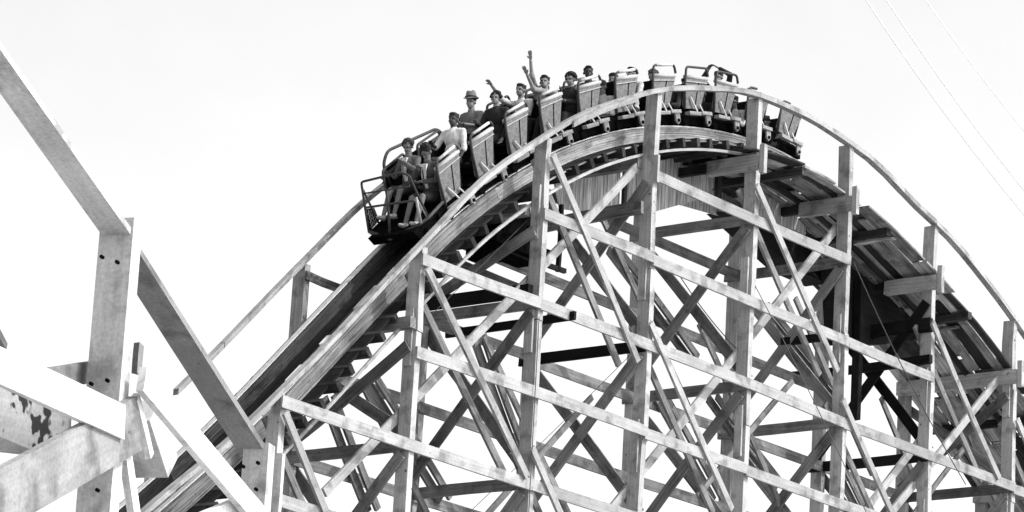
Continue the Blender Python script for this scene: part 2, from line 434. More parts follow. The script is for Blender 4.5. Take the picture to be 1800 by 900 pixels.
# handrails: flat board on edge, in pieces
def hp(x, y, h): return Vector((x, y, hand_z(x) + h))
for a, b, j in ((-9, -2, 0), (-2, .02, 0), (.02, 1, 0), (1, 2, .0), (2, 2.75, 0), (2.75, 3.5, .006), (3.5, 4, 0), (4, 5, 0), (5, 5.62, 0), (5.62, 6.0, .012), (6.0, 7, 0), (7, 8.2, .0), (8.2, 10, 0)):
    sweep('handrail', (lambda jj: lambda x, y, h: Vector((x, y + jj * math.sin(x * 1.9), hand_z(x) + h + jj * math.cos(x * 2.7))))(random.uniform(.008, .018)), a * S + .004, b * S, [(-.03, -.045 + j), (.10, -.045 + j), (.10, .045 + j), (-.03, .045 + j)], M['mid'] if a > 4 or a < -1 else M['new'], T, step=.5, smooth=False)
sweep('handrail', hp, 2.2 * S, 2.78 * S, [(-.07, -.11), (-.033, -.11), (-.033, .0), (-.07, .0)], M['new'], T)
for a, b in ((.11, .42), (.424, 1.0), (1.0, 1.9), (1.9, 3.2), (3.2, 4.3)):
    sweep('handrail', hp, a * S, b * S - .004, [(W, -.05), (W + .11, -.05), (W + .11, .05), (W, .05)], M['mid'], T)
beam('handrail_stay', (1.0 * S, W - .03, hand_z(S) - .22), (1.0 * S + 1.3, W - .03, hand_z(S) - .22), .045, .14, M['dkgrey'], T, Y)
# ragged bright planks of the foot walk beside the rising track
for i in range(16):
    x = -2.2 + i * .36
    x1 = x + random.uniform(.15, .5)
    y0 = random.uniform(.10, .24); h0 = .34 + random.uniform(-.03, .03)
    sweep('walk_plank', lambda X_, y, h: tp(X_, y, h), x, x1, [(y0, h0), (y0 + .10, h0), (y0 + .10, h0 + .03), (y0, h0 + .03)], M['white'] if i % 3 else M['new'], T)

# track: laminated stacks, steel rails, ties, stringers
for side, (ya, yb) in enumerate(((.62, .86), (1.56, 1.80))):
    x = -25.4; n = 0
    while x < 35:
        x1 = x + 6.2
        prof = []
        # stepped profile: six laminations, each a little in or out
        h = -.24; stepsL, stepsR = [], []
        for q in range(6):
            jl = (q * 7 + n * 3) % 4 * .006; jr = (q * 5 + n) % 4 * .006
            stepsL += [(ya + jl, h), (ya + jl, h + .032), (ya + .022, h + .034), (ya + .022, h + .039)]
            stepsR += [(yb - jr, h), (yb - jr, h + .038)]
            h += .04
        prof = stepsL[:-2] + stepsR[::-1]
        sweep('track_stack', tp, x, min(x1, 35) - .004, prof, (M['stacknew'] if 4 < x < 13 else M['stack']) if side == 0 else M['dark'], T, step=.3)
        x = x1; n += 1
    yc = (ya + yb) / 2
    sweep('steel_rail', tp, -26, 35, [(yc - .05, .003), (yc + .05, .003), (yc + .05, .022), (yc - .05, .022)], M['steel'], T, step=.3)
tie_n = 0
x = -8.0
while x < 29.5:
    s = slope(x); c = tp(x, 0, -.33); L = math.sqrt(1 + s * s)
    y0 = .26 + random.uniform(-.04, .04); y1 = (2.22 if x < 12 else W + .1) + random.uniform(-.03, .05)
    t = Vector((1, 0, s)) / L
    beam('track_tie', (c.x, y0, c.z), (c.x, y1, c.z), .09, .16, M['dark'], T, t, bow=.004)
    x += .46 / L * (1.05 + random.uniform(-.03, .03)); tie_n += 1
for a, b in ((-8, -.5), (-.5, 4.2), (4.2, 9.1), (9.1, 13)):
    sweep('stringer', tp, a, b - .004, [(.24, -.475), (.29, -.475), (.29, -.43), (.24, -.43)], M['new'] if a > -1 and a < 5 else M['mid'], T)
for (ya, yb, m) in ((.9, 1.12, 'tar_shade'), (1.14, 1.24, 'dark'), (1.26, 1.5, 'tar_shade'), (1.84, 1.96, 'tar_shade')):
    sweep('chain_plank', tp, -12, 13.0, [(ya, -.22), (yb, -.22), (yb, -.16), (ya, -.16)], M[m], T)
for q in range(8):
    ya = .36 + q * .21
    sweep('bed_plank', tp, -11 - q * .3, 1.5 + (q * 5 % 4) * .8, [(ya, -.29), (ya + .2, -.29), (ya + .2, -.255), (ya, -.255)], M['tar_shade'], T)
    sweep('bed_plank', tp, 1.504 + (q * 5 % 4) * .8, 11.5, [(ya, -.29), (ya + .2, -.29), (ya + .2, -.255), (ya, -.255)], M['dark'] if q % 4 == 1 else M['tar_shade'], T)
# thin slats along the crest, under the bright stack
for i in range(9):
    xa = 6.2 + i * .75
    sweep('track_shim', tp, xa, xa + random.uniform(.5, 1.0), [(.34, -.30), (.60, -.30), (.60, -.275), (.34, -.275)], M['dkgrey'] if i % 3 else M['new'], T)
# deck boards on the descending side, seen from below
random.seed(21)
yy = .02; row = 0
while yy < W + .1:
    wd = random.choice((.19, .24, .29))
    x = 11.6 + (row * .83) % 1.7
    while x < 33:
        Lx = random.choice((.7, 1.1, 1.6, 2.1))
        gap = random.random() < (.13 if row > 1 else .07) and x > 16
        if not gap:
            dh = random.uniform(-.04, .03); sk = random.uniform(-.02, .02); ee = random.uniform(-.12, .05) if row == 0 else random.uniform(-.01, .01)
            x0_ = x
            sweep('deck_plank', lambda X_, y, h: tp(X_, y + sk * (X_ - x0_), h), x, min(x + Lx, 33.5) - random.uniform(.01, .06), [(yy + ee, -.44 + dh), (yy + wd, -.44 + dh), (yy + wd, -.405 + dh), (yy + ee, -.405 + dh)], M['deck'] if random.random() < .75 else M['dark'], T, step=.5)
        x += Lx if not gap else random.uniform(.2, .4)
    yy += wd + random.uniform(.004, .014); row += 1
for q in range(9):
    x_ = 15.5 + q * 1.55; y_ = random.uniform(-.08, 1.2); c = tp(x_, 0, -.50)
    t_ = (tp(x_ + .2, 0, 0) - tp(x_ - .2, 0, 0)).normalized()
    beam('deck_batten', (c.x, y_, c.z), (c.x + random.uniform(-.2, .2), y_ + random.uniform(.7, 1.6), c.z), .04, random.uniform(.08, .16), M['deck'] if q % 2 else M['mid'], T, (0, 0, 1))
for k2 in [4.5, 5.5, 6.5, 7.5, 8.5]:
    c = tp(k2 * S, 0, -.52)
    beam('deck_bearer', (c.x, .0, c.z), (c.x, W + .3, c.z), .12, .14, M['dark'], T, X)
for y_ in (.95, 2.3):
    sweep('deck_stringer', tp, 12.4, 30, [(y_, -.56), (y_ + .07, -.56), (y_ + .07, -.47), (y_, -.47)], M['dark'] if y_ < 2 else M['mid'], T, step=.5)

# siding panels, dark gear and black shade panels under the crest
def polypanel(name, pts, th, mat, label=None):
    bm = bmesh.new(); extr(bm, [Vector(p) for p in pts], (0, th, 0))
    uvl = bm.loops.layers.uv.new('UVMap')
    for f in bm.faces:
        for lp in f.loops: lp[uvl].uv = (lp.vert.co.x + lp.vert.co.y, lp.vert.co.z)
    return tag(link(name, bm, mat, T), label)
polypanel('siding_panel', [(8.82, 1.9, 6.1), (10.65, 1.9, 6.99), (10.77, 1.9, 7.05), (10.8, 1.9, 5.84), (9.08, 1.9, 5.56)], .03, M['siding'])
polypanel('siding_panel', [(10.84, 1.88, 7.05), (11.70, 1.88, 7.32), (11.80, 1.88, 6.22), (10.88, 1.88, 5.9)], .03, M['siding'])
polypanel('siding_panel', [(11.49, 1.7, 7.19), (13.40, 1.7, 7.40), (13.41, 1.7, 7.05), (12.85, 1.7, 6.67), (11.57, 1.7, 6.12)], .03, M['siding'])
polypanel('siding_panel', [(14.3, 1.5, 7.5), (16.11, 1.5, 7.42), (16.16, 1.5, 6.85), (14.3, 1.5, 6.81)], .03, M['siding'])
beam('siding_trim', (11.4, 1.66, 7.22), (13.5, 1.66, 7.42), .05, .13, M['mid'], T, Y)
beam('siding_trim', (10.82, 1.84, 7.05), (10.84, 1.84, 5.8), .05, .10, M['dark'], T, Y)
polypanel('siding_panel', [(13.0, 2.2, 7.4), (14.6, 2.2, 7.4), (14.6, 2.2, 6.85), (13.0, 2.2, 6.7)], .03, M['siding'])
beam('siding_trim', (13.45, 1.64, 7.45), (13.45, 1.64, 6.8), .06, .14, M['dark'], T, Y)
polypanel('shade_panel', [(14.2, 1.9, 6.85), (16.9, 1.9, 6.9), (17.6, 1.9, 6.3), (16.4, 1.9, 6.3)], .5, M['tar_shade'])  # solid black sheet standing in for deep shade below the track
polypanel('shade_panel', [(17.0, 1.3, 6.6), (20.2, 1.3, 6.05), (20.1, 1.3, 5.75), (18.66, 1.3, 5.3), (17.26, 1.3, 5.0)], .4, M['tar_shade'])  # black panel in place of the shade under the descending side
beam('dark_beam', (18.25, 0.0, 5.45), (18.25, 2.3, 5.42), .12, .26, M['tar_shade'], T, X)
beam('dark_beam', (18.1, -.1, 4.75), (18.1, 3.0, 4.72), .10, .16, M['tar_shade'], T, X)
beam('dark_beam', (15.2, .2, 4.55), (15.2, 1.3, 4.55), .10, .14, M['tar_shade'], T, X)
beam('dark_beam', (17.6, 1.2, 6.3), (17.6, 1.2, 3.6), .12, .16, M['tar_shade'], T, X)
beam('dark_beam', (6.0, .1, 3.16), (6.0, 2.35, 3.16), .12, .20, M['tar_shade'], T, X)
beam('dark_beam', (6.9, -.15, 2.93), (6.9, 2.5, 2.90), .05, .14, M['tar_shade'], T, X)
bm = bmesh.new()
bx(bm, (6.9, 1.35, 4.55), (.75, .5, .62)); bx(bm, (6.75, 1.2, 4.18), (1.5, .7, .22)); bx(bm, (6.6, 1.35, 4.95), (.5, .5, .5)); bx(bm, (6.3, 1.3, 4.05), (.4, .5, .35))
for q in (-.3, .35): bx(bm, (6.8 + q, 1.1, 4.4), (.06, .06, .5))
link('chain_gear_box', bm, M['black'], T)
beam('dark_beam', (7.9, 1.0, 5.2), (7.9, 1.0, 4.05), .06, .07, M['tar_shade'], T, X)
beam('dark_beam', (6.2, 1.0, 4.1), (8.1, 1.0, 4.1), .06, .08, M['tar_shade'], T, Y)
beam('dark_beam', (8.9, .05, 5.3), (8.9, 2.4, 5.2), .08, .22, M['dkgrey'], T, X)

# cables hanging in the trestle
def wire(name, pts, r, mat, label, cat, group=None):
    bm = bmesh.new(); tube(bm, pts, r, 5)
    return tag(link(name, bm, mat), label, cat, group)
def sag(a, b, d=.3, n=14):
    a, b = Vector(a), Vector(b)
    return [a.lerp(b, i / n) + Vector((0, 0, -d * 4 * (i / n) * (1 - i / n))) for i in range(n + 1)]

# ------------------------------------------------------------------ train
PANEL_X = [4.40, 5.22, 6.08, 6.97, 8.00, 9.03, 10.12, 11.08, 12.0, 13.04, 14.1]
cars = []
CARDESC = ['lead car with a barred basket and two women', 'second car from the front carrying the man in the white shirt', 'third car from the front, with the man in the hat', 'fourth car from the front with the rider raising both arms', 'fifth car from the front with the curly haired rider in black', 'sixth car from the front just left of the crest post', 'seventh car from the front with a rider in a light shirt', 'eighth car from the front, an empty hoop above it', 'ninth car from the front at the top of the crest', 'tenth car, beside the post right of the crest', 'rearmost car tipping over the crest']
def shr(u, h): return u + .42 * (h - .6)
def make_car_parts():
    """meshes in car coordinates: x along the track (+x to the rear), y across (centre 0), z off the rails"""
    P = {}
    hw = .53
    def trap(y):
        bm = bmesh.new()
        poly = [(shr(u, h), y, h) for u, h in ((-.33, .86), (.34, .86), (.335, .80), (.27, .38), (.22, .32), (-.22, .32), (-.27, .38), (-.32, .80))]
        extr(bm, poly, (0, .035, 0)); return bm
    P['side'] = trap
    return P
CP = make_car_parts()
for i, xp in enumerate(PANEL_X):
    xt = xp
    for _ in range(20):
        s = slope(xt); xt = xp + .6 * s / math.sqrt(1 + s * s)
    s = slope(xt); L = math.sqrt(1 + s * s)
    o = tp(xt, 1.17, 0); t = Vector((1, 0, s)) / L; n = Vector((-s, 0, 1)) / L
    mw = Matrix(((t.x, 0, n.x, o.x), (0, 1, 0, o.y), (t.z, 0, n.z, o.z), (0, 0, 0, 1)))
    car = empty('coaster_car', None, 'pale sided ' + CARDESC[i], 'coaster car', 'cars of the roller coaster train', mat=mw)
    I = Matrix.Identity(4)
    def part(name, bm, mat, par=car, smooth=False): return link(name, bm, mat, par, I, local=True, smooth=smooth)
    # chassis and floor
    bm = bmesh.new(); bx(bm, (0, 0, .15), (1.06, 1.0, .20)); bx(bm, (0, 0, .06), (.5, .7, .08)); bx(bm, (-.3, 0, .27), (.5, .98, .03)); bx(bm, (.56, 0, .16), (.2, .14, .08))
    part('chassis', bm, M['black'])
    for sx in (-.28, .30):
        for sy in (-.5, .5):
            bm = bmesh.new(); tube(bm, [(sx, sy - .035, .105), (sx, sy + .035, .105)], .085, 14); part('wheel', bm, M['iron'])
    for y, nm in ((-.56, 0), (.525, 1)):
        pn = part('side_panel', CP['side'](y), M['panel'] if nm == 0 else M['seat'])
        if nm == 1 and i > 5: continue
        bm = bmesh.new(); ys = y - .006 if nm == 0 else y + .035; extr(bm, [(shr(.07, .79), ys, .79), (shr(.095, .79), ys, .79), (shr(.09, .40), ys, .40), (shr(.065, .40), ys, .40)], (0, .006, 0)); part('slot', bm, M['iron'], pn)
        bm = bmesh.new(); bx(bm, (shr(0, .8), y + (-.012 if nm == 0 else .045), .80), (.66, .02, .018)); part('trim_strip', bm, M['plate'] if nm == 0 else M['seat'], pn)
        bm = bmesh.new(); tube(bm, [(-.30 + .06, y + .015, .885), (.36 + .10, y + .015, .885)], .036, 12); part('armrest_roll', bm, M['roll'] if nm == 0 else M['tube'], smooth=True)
        # hoop handle above the side
        hh = .99 if i < 6 else 1.06
        bm = bmesh.new()
        path = smooth_path([(-.36, y - .01, .30), (-.28, y - .01, .75), (-.20, y - .01, hh), (.44, y - .01, hh + .01), (.46, y - .01, .92)], .07)
        if i >= 9: path = smooth_path([(-.36, y - .01, .30), (-.28, y - .01, .75), (-.22, y - .01, .93), (.0, y - .01, .94)], .07)
        tube(bm, path, .022, 8); part('grab_hoop', bm, M['tube'], smooth=True)
        if i < 7 and nm == 0:
            bm = bmesh.new(); tube(bm, [(-.12, y - .01, hh + .005), (.38, y - .01, hh + .012)], .026, 8); part('hoop_sleeve', bm, M['tubelight'], smooth=True)
        # diagonal stay, step plate and guide lug
        bm = bmesh.new(); tube(bm, [(-.17, y - .03, .52), (-.02, y - .05, .26)], .016, 6); tube(bm, [(.09, y - .03, .40), (.16, y - .05, .27)], .014, 6); part('stay', bm, M['steel'])
        if nm == 0:
            bm = bmesh.new(); bx(bm, (-.17, y - .06, .225), (.36, .10, .06)); bx(bm, (.2, y - .06, .245), (.30, .10, .06)); part('step_plate', bm, M['plate'])
            bm = bmesh.new(); extr(bm, [(.20, y - .08, .24), (.34, y - .08, .24), (.34, y - .08, .08), (.27, y - .08, .02), (.21, y - .08, .08)], (0, .03, 0))
            lug = part('guide_lug', bm, M['plate']); bm = bmesh.new(); tube(bm, [(.27, y - .10, .09), (.27, y - .06, .09)], .03, 8); part('bolt', bm, M['iron'], lug)
    # seat
    bm = bmesh.new(); bx(bm, (.12, 0, .40), (.40, 1.0, .12)); part('seat', bm, M['seat'])
    bm = bmesh.new(); ry = Matrix.Rotation(rad(20), 3, 'Y'); bx(bm, (.37, 0, .64), (.07, 1.02, .46), ry); part('backrest', bm, M['seat'])
    if i < 10:
        bm = bmesh.new(); tube(bm, [(.46, 0, .17), (.68, 0, .17)], .03, 8); part('coupling', bm, M['iron'])
    cars.append((car, mw, xt))

# the prow basket of the lead car, in world coordinates
LC = cars[0][0]
def cage(name, pts, r, mat, rr=.05):
    bm = bmesh.new(); tube(bm, smooth_path(pts, rr), r, 8)
    return link(name, bm, mat, LC, smooth=True)
cage('basket_rail', [(3.80, 1.72, 3.78), (3.67, 1.72, 4.14), (3.53, 1.72, 4.53), (3.39, .80, 4.53), (3.42, .66, 4.47), (3.92, .62, 3.90)], .02, M['tube'])
cage('basket_rail', [(3.61, 1.72, 4.36), (3.45, .66, 4.30)], .014, M['tube'])
cage('basket_rail', [(3.67, 1.72, 4.14), (3.58, .65, 4.10)], .02, M['tube'])
cage('basket_rail', [(3.55, 1.2, 4.31), (3.63, 1.22, 4.1), (3.78, 1.25, 3.59)], .02, M['tube'])
cage('basket_rail', [(3.59, 1.72, 4.42), (3.92, 1.62, 3.93)], .018, M['tube'])
cage('basket_sill', [(3.80, 1.72, 3.78), (3.78, 1.25, 3.59), (3.80, .70, 3.77), (3.92, .62, 3.90), (4.35, .62, 4.34)], .028, M['tube'], .02)
cage('basket_rail', [(3.62, .65, 4.16), (3.82, .68, 3.78)], .024, M['plate'])
cage('basket_rail', [(3.62, .65, 4.16), (3.90, .63, 3.90)], .012, M['plate'])
# mesh guard plate on the far side with wavy chain pattern
bm = bmesh.new(); extr(bm, [(3.68, 1.72, 4.12), (3.82, 1.70, 3.80), (4.02, 1.70, 4.02), (3.90, 1.72, 4.2)], (0, .015, 0)); gp = link('guard_plate', bm, M['black'], LC)
bm = bmesh.new()
for q in range(5):
    pts = []
    for j in range(13):
        f = j / 12; a = Vector((3.70, 1.705, 4.09)).lerp(Vector((3.82, 1.695, 3.82)), f); b = Vector((3.88, 1.705, 4.17)).lerp(Vector((3.98, 1.695, 4.0)), f)
        p = a.lerp(b, (q + .5) / 5); pts.append(p + Vector((.018 * math.sin(j * 2.1 + q), -.004, .018 * math.cos(j * 2.1 + q))))
    tube(bm, pts, .007, 5)
link('chain_mesh', bm, M['plate'], gp)
# floor pan and hull below the basket
bm = bmesh.new()
extr(bm, [(3.80, 1.72, 3.77), (3.79, 1.25, 3.57), (3.82, .70, 3.74), (3.94, .64, 3.88), (4.50, .64, 4.43), (4.50, 1.72, 4.43)], (.03, 0, -.03)); link('basket_floor', bm, M['black'], LC)
bm = bmesh.new()
def cw(u, v, h): return cars[0][1] @ Vector((u, v, h))
extr(bm, [cw(-.50, -.46, .28), cw(-1.22, -.46, .26), cw(-1.14, -.46, .10), cw(-.95, -.46, .03), (cw(-.50, -.46, .03))], (0, .92, 0)); link('prow_hull', bm, M['black'], LC)
bm = bmesh.new()
for sy in (-.5, .5):
    a, b = cw(-.9, sy - .035, .1), cw(-.9, sy + .035, .1); tube(bm, [a, b], .085, 14)
link('wheel', bm, M['iron'], LC)
# long side rail and dark side on the far side of the lead car
cage('side_rail', [(4.28, 1.70, 4.62), (4.02, 1.70, 4.93), (4.10, 1.70, 5.20), (5.35, 1.70, 5.93), (5.60, 1.70, 5.80)], .026, M['tube'], .12)
bm = bmesh.new(); extr(bm, [(4.08, 1.70, 4.92), (4.9, 1.70, 5.45), (4.9, 1.70, 4.75), (4.35, 1.70, 4.25)], (0, .03, 0)); link('far_side_panel', bm, M['black'], LC)
bm = bmesh.new(); extr(bm, [(5.0, 1.66, 5.35), (5.52, 1.66, 5.82), (5.52, 1.66, 5.3), (5.1, 1.66, 4.95)], (0, .03, 0)); link('far_side_panel', bm, M['black'], LC)

# ------------------------------------------------------------------ riders
dg = None
def ell(bm, c, r, rot=None, seg=14):
    m = Matrix.Translation(c)
    if rot is not None: m = m @ rot.to_4x4()
    m = m @ Matrix.Diagonal((r[0], r[1], r[2], 1))
    bmesh.ops.create_uvsphere(bm, u_segments=seg, v_segments=seg - 4, radius=1, matrix=m)
def limb(bm, a, b, ra, rb, seg=12, flat=None):
    """tapered capsule"""
    a, b = Vector(a), Vector(b); d = b - a; L = d.length
    pts = [a + d * q for q in (0, .25, .5, .75, 1)]
    rs = [ra + (rb - ra) * q for q in (0, .25, .5, .75, 1)]
    tube(bm, pts, rs, seg)
    ell(bm, a, (ra, ra, ra), seg=seg); ell(bm, b, (rb, rb, rb), seg=seg)
def fuse(bm, voxel, name, mat, parent, mw):
    """joins overlapping volumes into one continuous skin"""
    me = bpy.data.meshes.new(name + '_src'); bmesh.ops.recalc_face_normals(bm, faces=bm.faces); bm.to_mesh(me); bm.free()
    o = bpy.data.objects.new(name, me); col.objects.link(o)
    m = o.modifiers.new('r', 'REMESH'); m.mode = 'VOXEL'; m.voxel_size = voxel; m.use_smooth_shade = True
    sm = o.modifiers.new('s', 'SMOOTH'); sm.factor = .5; sm.iterations = 2
    d = bpy.context.evaluated_depsgraph_get()
    me2 = bpy.data.meshes.new_from_object(o.evaluated_get(d), depsgraph=d)
    bpy.data.objects.remove(o, do_unlink=True); bpy.data.meshes.remove(me)
    me2.name = name
    return link(name, me2, mat, parent, mw, local=True, smooth=True)

def rider(head, label, shirt=.5, trousers=.03, skin='skin', hair=.02, hairstyle='short', arms=('bar', 'bar'), turn=0, nod=10, lean=.2, legs=True, hat=None, bare=False, jacket=None, group='riders on the roller coaster', sex='m', armpts=None):
    """head: world centre of the head. local frame: -x ahead, z up, pelvis near the origin."""
    HR = .105
    hx, hy, hz = head
    # pelvis sits behind and below the head
    pel = Vector((hx + lean, hy, hz - .66))
    root = empty('person', pel, label, 'person', group)
    V = Vector
    sk = M[skin]
    H = V((-lean, 0, .66)); neck = V((-lean * .93 + .015, 0, .52)); chest = V((-lean * .68, 0, .36)); waist = V((-lean * .3, 0, .14)); P0 = V((0, 0, 0))
    sw = .185 if sex == 'm' else .165
    shz = .45
    sl_ = slope(hx + lean)
    knee = [V((-.40, y, .03 - .18 * sl_)) for y in (-.10, .11)]
    foot = [V((-.52, y, -.38 - .22 * sl_)) for y in (-.10, .12)]
    RT = Matrix.Rotation(rad(turn), 3, 'Z') @ Matrix.Rotation(rad(-nod), 3, 'Y')   # nod: face tips down towards -x
    def h(x, y, z): return H + RT @ V((x, y, z))
    body = bmesh.new()
    # skull, jaw, nose, brow, ears, neck
    ell(body, h(.012, 0, .03), (.096, .076, .092), RT); ell(body, h(-.03, 0, -.045), (.062, .055, .062), RT)
    ell(body, h(-.065, 0, -.078), (.026, .030, .022), RT)
    ell(body, h(-.096, 0, -.015), (.016, .012, .026), RT); ell(body, h(-.108, 0, -.028), (.012, .014, .011), RT)
    ell(body, h(-.078, 0, .022), (.018, .056, .010), RT)
    ell(body, h(-.086, 0, -.056), (.010, .024, .007), RT)
    for sy in (-1, 1): ell(body, h(.012, sy * .079, -.008), (.018, .010, .028), RT)
    limb(body, H + V((.02, 0, -.05)), neck + V((.0, 0, -.04)), .052, .058)
    # torso
    ell(body, chest, (.105, sw - .03, .15)); ell(body, waist, (.095, .135, .13)); ell(body, P0 + V((0, 0, .0)), (.12, .155, .11))
    limb(body, chest + V((0, -sw + .05, shz - .36)), chest + V((0, sw - .05, shz - .36)), .058, .058)
    # arms
    AR = []
    for si, mode in enumerate(arms):
        sy = -1 if si == 0 else 1          # si 0: the camera side arm
        s0 = V((chest.x + .01, sy * sw, shz))
        if mode == 'bar': e = s0 + V((-.13, sy * .06, -.25)); w_ = e + V((-.22, -sy * .10, -.02))
        elif mode == 'lap': e = s0 + V((-.06, sy * .06, -.27)); w_ = e + V((-.19, -sy * .14, -.06))
        elif mode == 'chest': e = s0 + V((-.10, sy * .07, -.24)); w_ = e + V((-.13, -sy * .19, .15))
        elif mode == 'down': e = s0 + V((.0, sy * .05, -.28)); w_ = e + V((-.10, -sy * .02, -.22))
        elif mode == 'up': e = s0 + V((-.10, sy * .03, .25)); w_ = e + V((-.04, sy * .02, .25))
        elif mode == 'upout': e = s0 + V((-.20, sy * .14, .10)); w_ = e + V((-.12, sy * .02, .24))
        elif mode == 'overhead': e = s0 + V((-.12, sy * .12, .20)); w_ = e + V((-.10, -sy * .18, .12))
        elif mode == 'cross': e = s0 + V((-.16, sy * .05, -.2)); w_ = e + V((-.06, -sy * .26, .02))
        if armpts and armpts[si]:
            e = V(armpts[si][0]) - pel; w_ = V(armpts[si][1]) - pel
        AR.append((s0, e, w_, sy))
        limb(body, s0, e, .047, .038); limb(body, e, w_, .038, .026)
        # hand: palm, four unequal curled fingers and a thumb off the side of the palm
        d = (w_ - e).normalized(); side = d.cross(V((1, 0, 0)) if abs(d.z) > .6 else V((0, 0, 1)))
        side = side.normalized(); nrm = side.cross(d).normalized()
        if nrm.x > 0: nrm = -nrm
        pc = w_ + d * .05
        raised = w_.z > H.z - .1
        rot = Matrix((side, d, nrm)).transposed()
        ell(body, pc, (.040, .052, .017), rot)
        for fi, (off, ln) in enumerate(((-.030, .068), (-.010, .078), (.011, .074), (.030, .056))):
            r0 = pc + side * off + d * .035
            spread = side * off * (.9 if raised else .2)
            c1 = (d * .96 + nrm * .1 + spread * 4).normalized() if raised else (d * .6 + nrm * .5 + V((0, 0, -.3))).normalized()
            c2 = (d * .9 + nrm * .3 + spread * 4).normalized() if raised else (d * .1 + nrm * .7 + V((0, 0, -.6))).normalized()
            m_ = r0 + c1 * ln * .55; tube(body, [r0, m_, m_ + c2 * ln * .5], [.010, .0095, .0075], 6)
        tside = -side if si == 0 else side
        t0 = pc + tside * .025 - d * .02
        t1 = t0 + (tside * .8 + d * .6 + nrm * .2).normalized() * .035
        tube(body, [t0, t1, t1 + (tside * .3 + d * .9 + nrm * .2).normalized() * .032], [.013, .011, .009], 6)
    # legs
    if legs:
        for kn, ft, sy in zip(knee, foot, (-1, 1)):
            limb(body, V((-.02, sy * .085, -.02)), kn, .080, .055); limb(body, kn, ft, .054, .034)
            ell(body, ft + V((-.05, 0, -.045)), (.11, .04, .032))
    b_ = fuse(body, .0085, 'body', sk, root, Matrix.Identity(4))
    # eyes
    for sy in (-1, 1):
        bm = bmesh.new(); ell(bm, h(-.086, sy * .030, .003), (.010, .015, .009), RT, 8); link('eye', bm, M['eye'], root, Matrix.Identity(4), True, True)
    # shirt
    sh = bmesh.new(); g = .014
    ell(sh, chest, (.105 + g, sw - .03 + g, .15 + g)); ell(sh, waist, (.095 + g, .135 + g, .135 + g))
    ell(sh, V((-.01, 0, .05)), (.12, .155, .09))
    limb(sh, chest + V((0, -sw + .05, shz - .36)), chest + V((0, sw - .05, shz - .36)), .066, .066)
    limb(sh, neck + V((.01, 0, -.05)), neck + V((.008, 0, -.015)), .072, .068)
    for s0, e, w_, sy in AR:
        limb(sh, s0, e, .060, .051)
        if shirt < .1 or jacket: limb(sh, e, w_.lerp(e, .08), .050, .038)
        else: limb(sh, e, e.lerp(w_, .12), .051, .050)
    for q in range(7):    # folds
        a = random.uniform(-2.6, -.4) if q % 2 else random.uniform(.4, 2.6)
        z = random.uniform(.05, .4); rr = .115 if z < .2 else .13
        c = V((chest.x * min(1, z / .36) - rr * .55 * abs(math.cos(a)), rr * math.sin(a), z))
        tube(sh, [c, c + V((random.uniform(-.02, .02), random.uniform(-.05, .05), -.10))], [.012, .006], 6)
    fuse(sh, .011, 'jacket' if jacket else 'shirt', cloth(shirt), root, Matrix.Identity(4))
    if jacket:   # the light blouse showing in the opening
        bm = bmesh.new(); extr(bm, [chest + V((-.128, -.05, .10)), chest + V((-.128, .05, .10)), chest + V((-.135, .035, -.12)), waist + V((-.115, .02, -.06)), waist + V((-.115, -.03, -.06)), chest + V((-.135, -.035, -.12))], (.04, 0, 0))
        link('blouse', bm, cloth(.42), root, Matrix.Identity(4), True)
    if legs and not bare:
        tr = bmesh.new(); ell(tr, V((0, 0, -.015)), (.135, .168, .105))
        for kn, ft, sy in zip(knee, foot, (-1, 1)):
            limb(tr, V((-.02, sy * .085, -.02)), kn, .094, .070); limb(tr, kn, ft.lerp(kn, .06), .068, .056)
        fuse(tr, .012, 'trousers', cloth(trousers), root, Matrix.Identity(4))
    elif bare:
        tr = bmesh.new(); ell(tr, V((0, 0, -.015)), (.14, .175, .11))
        for kn, sy in zip(knee, (-1, 1)): limb(tr, V((-.02, sy * .085, -.02)), V((-.02, sy * .085, -.02)).lerp(kn, .82), .098, .085)
        fuse(tr, .012, 'skirt', cloth(trousers), root, Matrix.Identity(4))
    if legs:
        for ft in foot:
            sh = bmesh.new(); ell(sh, ft + V((-.05, 0, -.05)), (.122, .047, .034)); ell(sh, ft + V((.01, 0, -.02)), (.05, .042, .05))
            fuse(sh, .011, 'shoe', cloth(.05 if sex == 'm' else .25), root, Matrix.Identity(4))
    # hair
    hb = bmesh.new()
    if hairstyle == 'short':
        ell(hb, h(.020, 0, .048), (.098, .083, .088), RT); ell(hb, h(-.045, 0, .095), (.048, .06, .028), RT)
    elif hairstyle == 'curly':
        rs_ = random.Random(int(hx * 100))
        for q in range(60):
            th, ph = rs_.uniform(0, 6.28), rs_.uniform(-.25, 1.57)
            d = V((math.cos(th) * math.cos(ph), math.sin(th) * math.cos(ph), math.sin(ph)))
            if d.x < -.45 and d.z < .45: continue
            ell(hb, h(.02 + d.x * .098, d.y * .09, .035 + d.z * .092), (.026, .026, .026), None, 8)
        ell(hb, h(.03, 0, .045), (.098, .09, .09), RT)
    elif hairstyle == 'bun':
        ell(hb, h(.022, 0, .045), (.10, .086, .09), RT)
        for q in range(14):
            a = q * .9; ell(hb, h(.02 + .05 * math.cos(a), .045 * math.sin(a), .13), (.034, .034, .032), None, 8)
    for q in range(16):
        a = q * .74 + hx; ell(hb, h(.02 + .075 * math.cos(a), .066 * math.sin(a), .075 + .02 * math.sin(q * 2.3)), (.026, .026, .02), None, 8)
    fuse(hb, .010, 'hair', cloth(hair), root, Matrix.Identity(4))
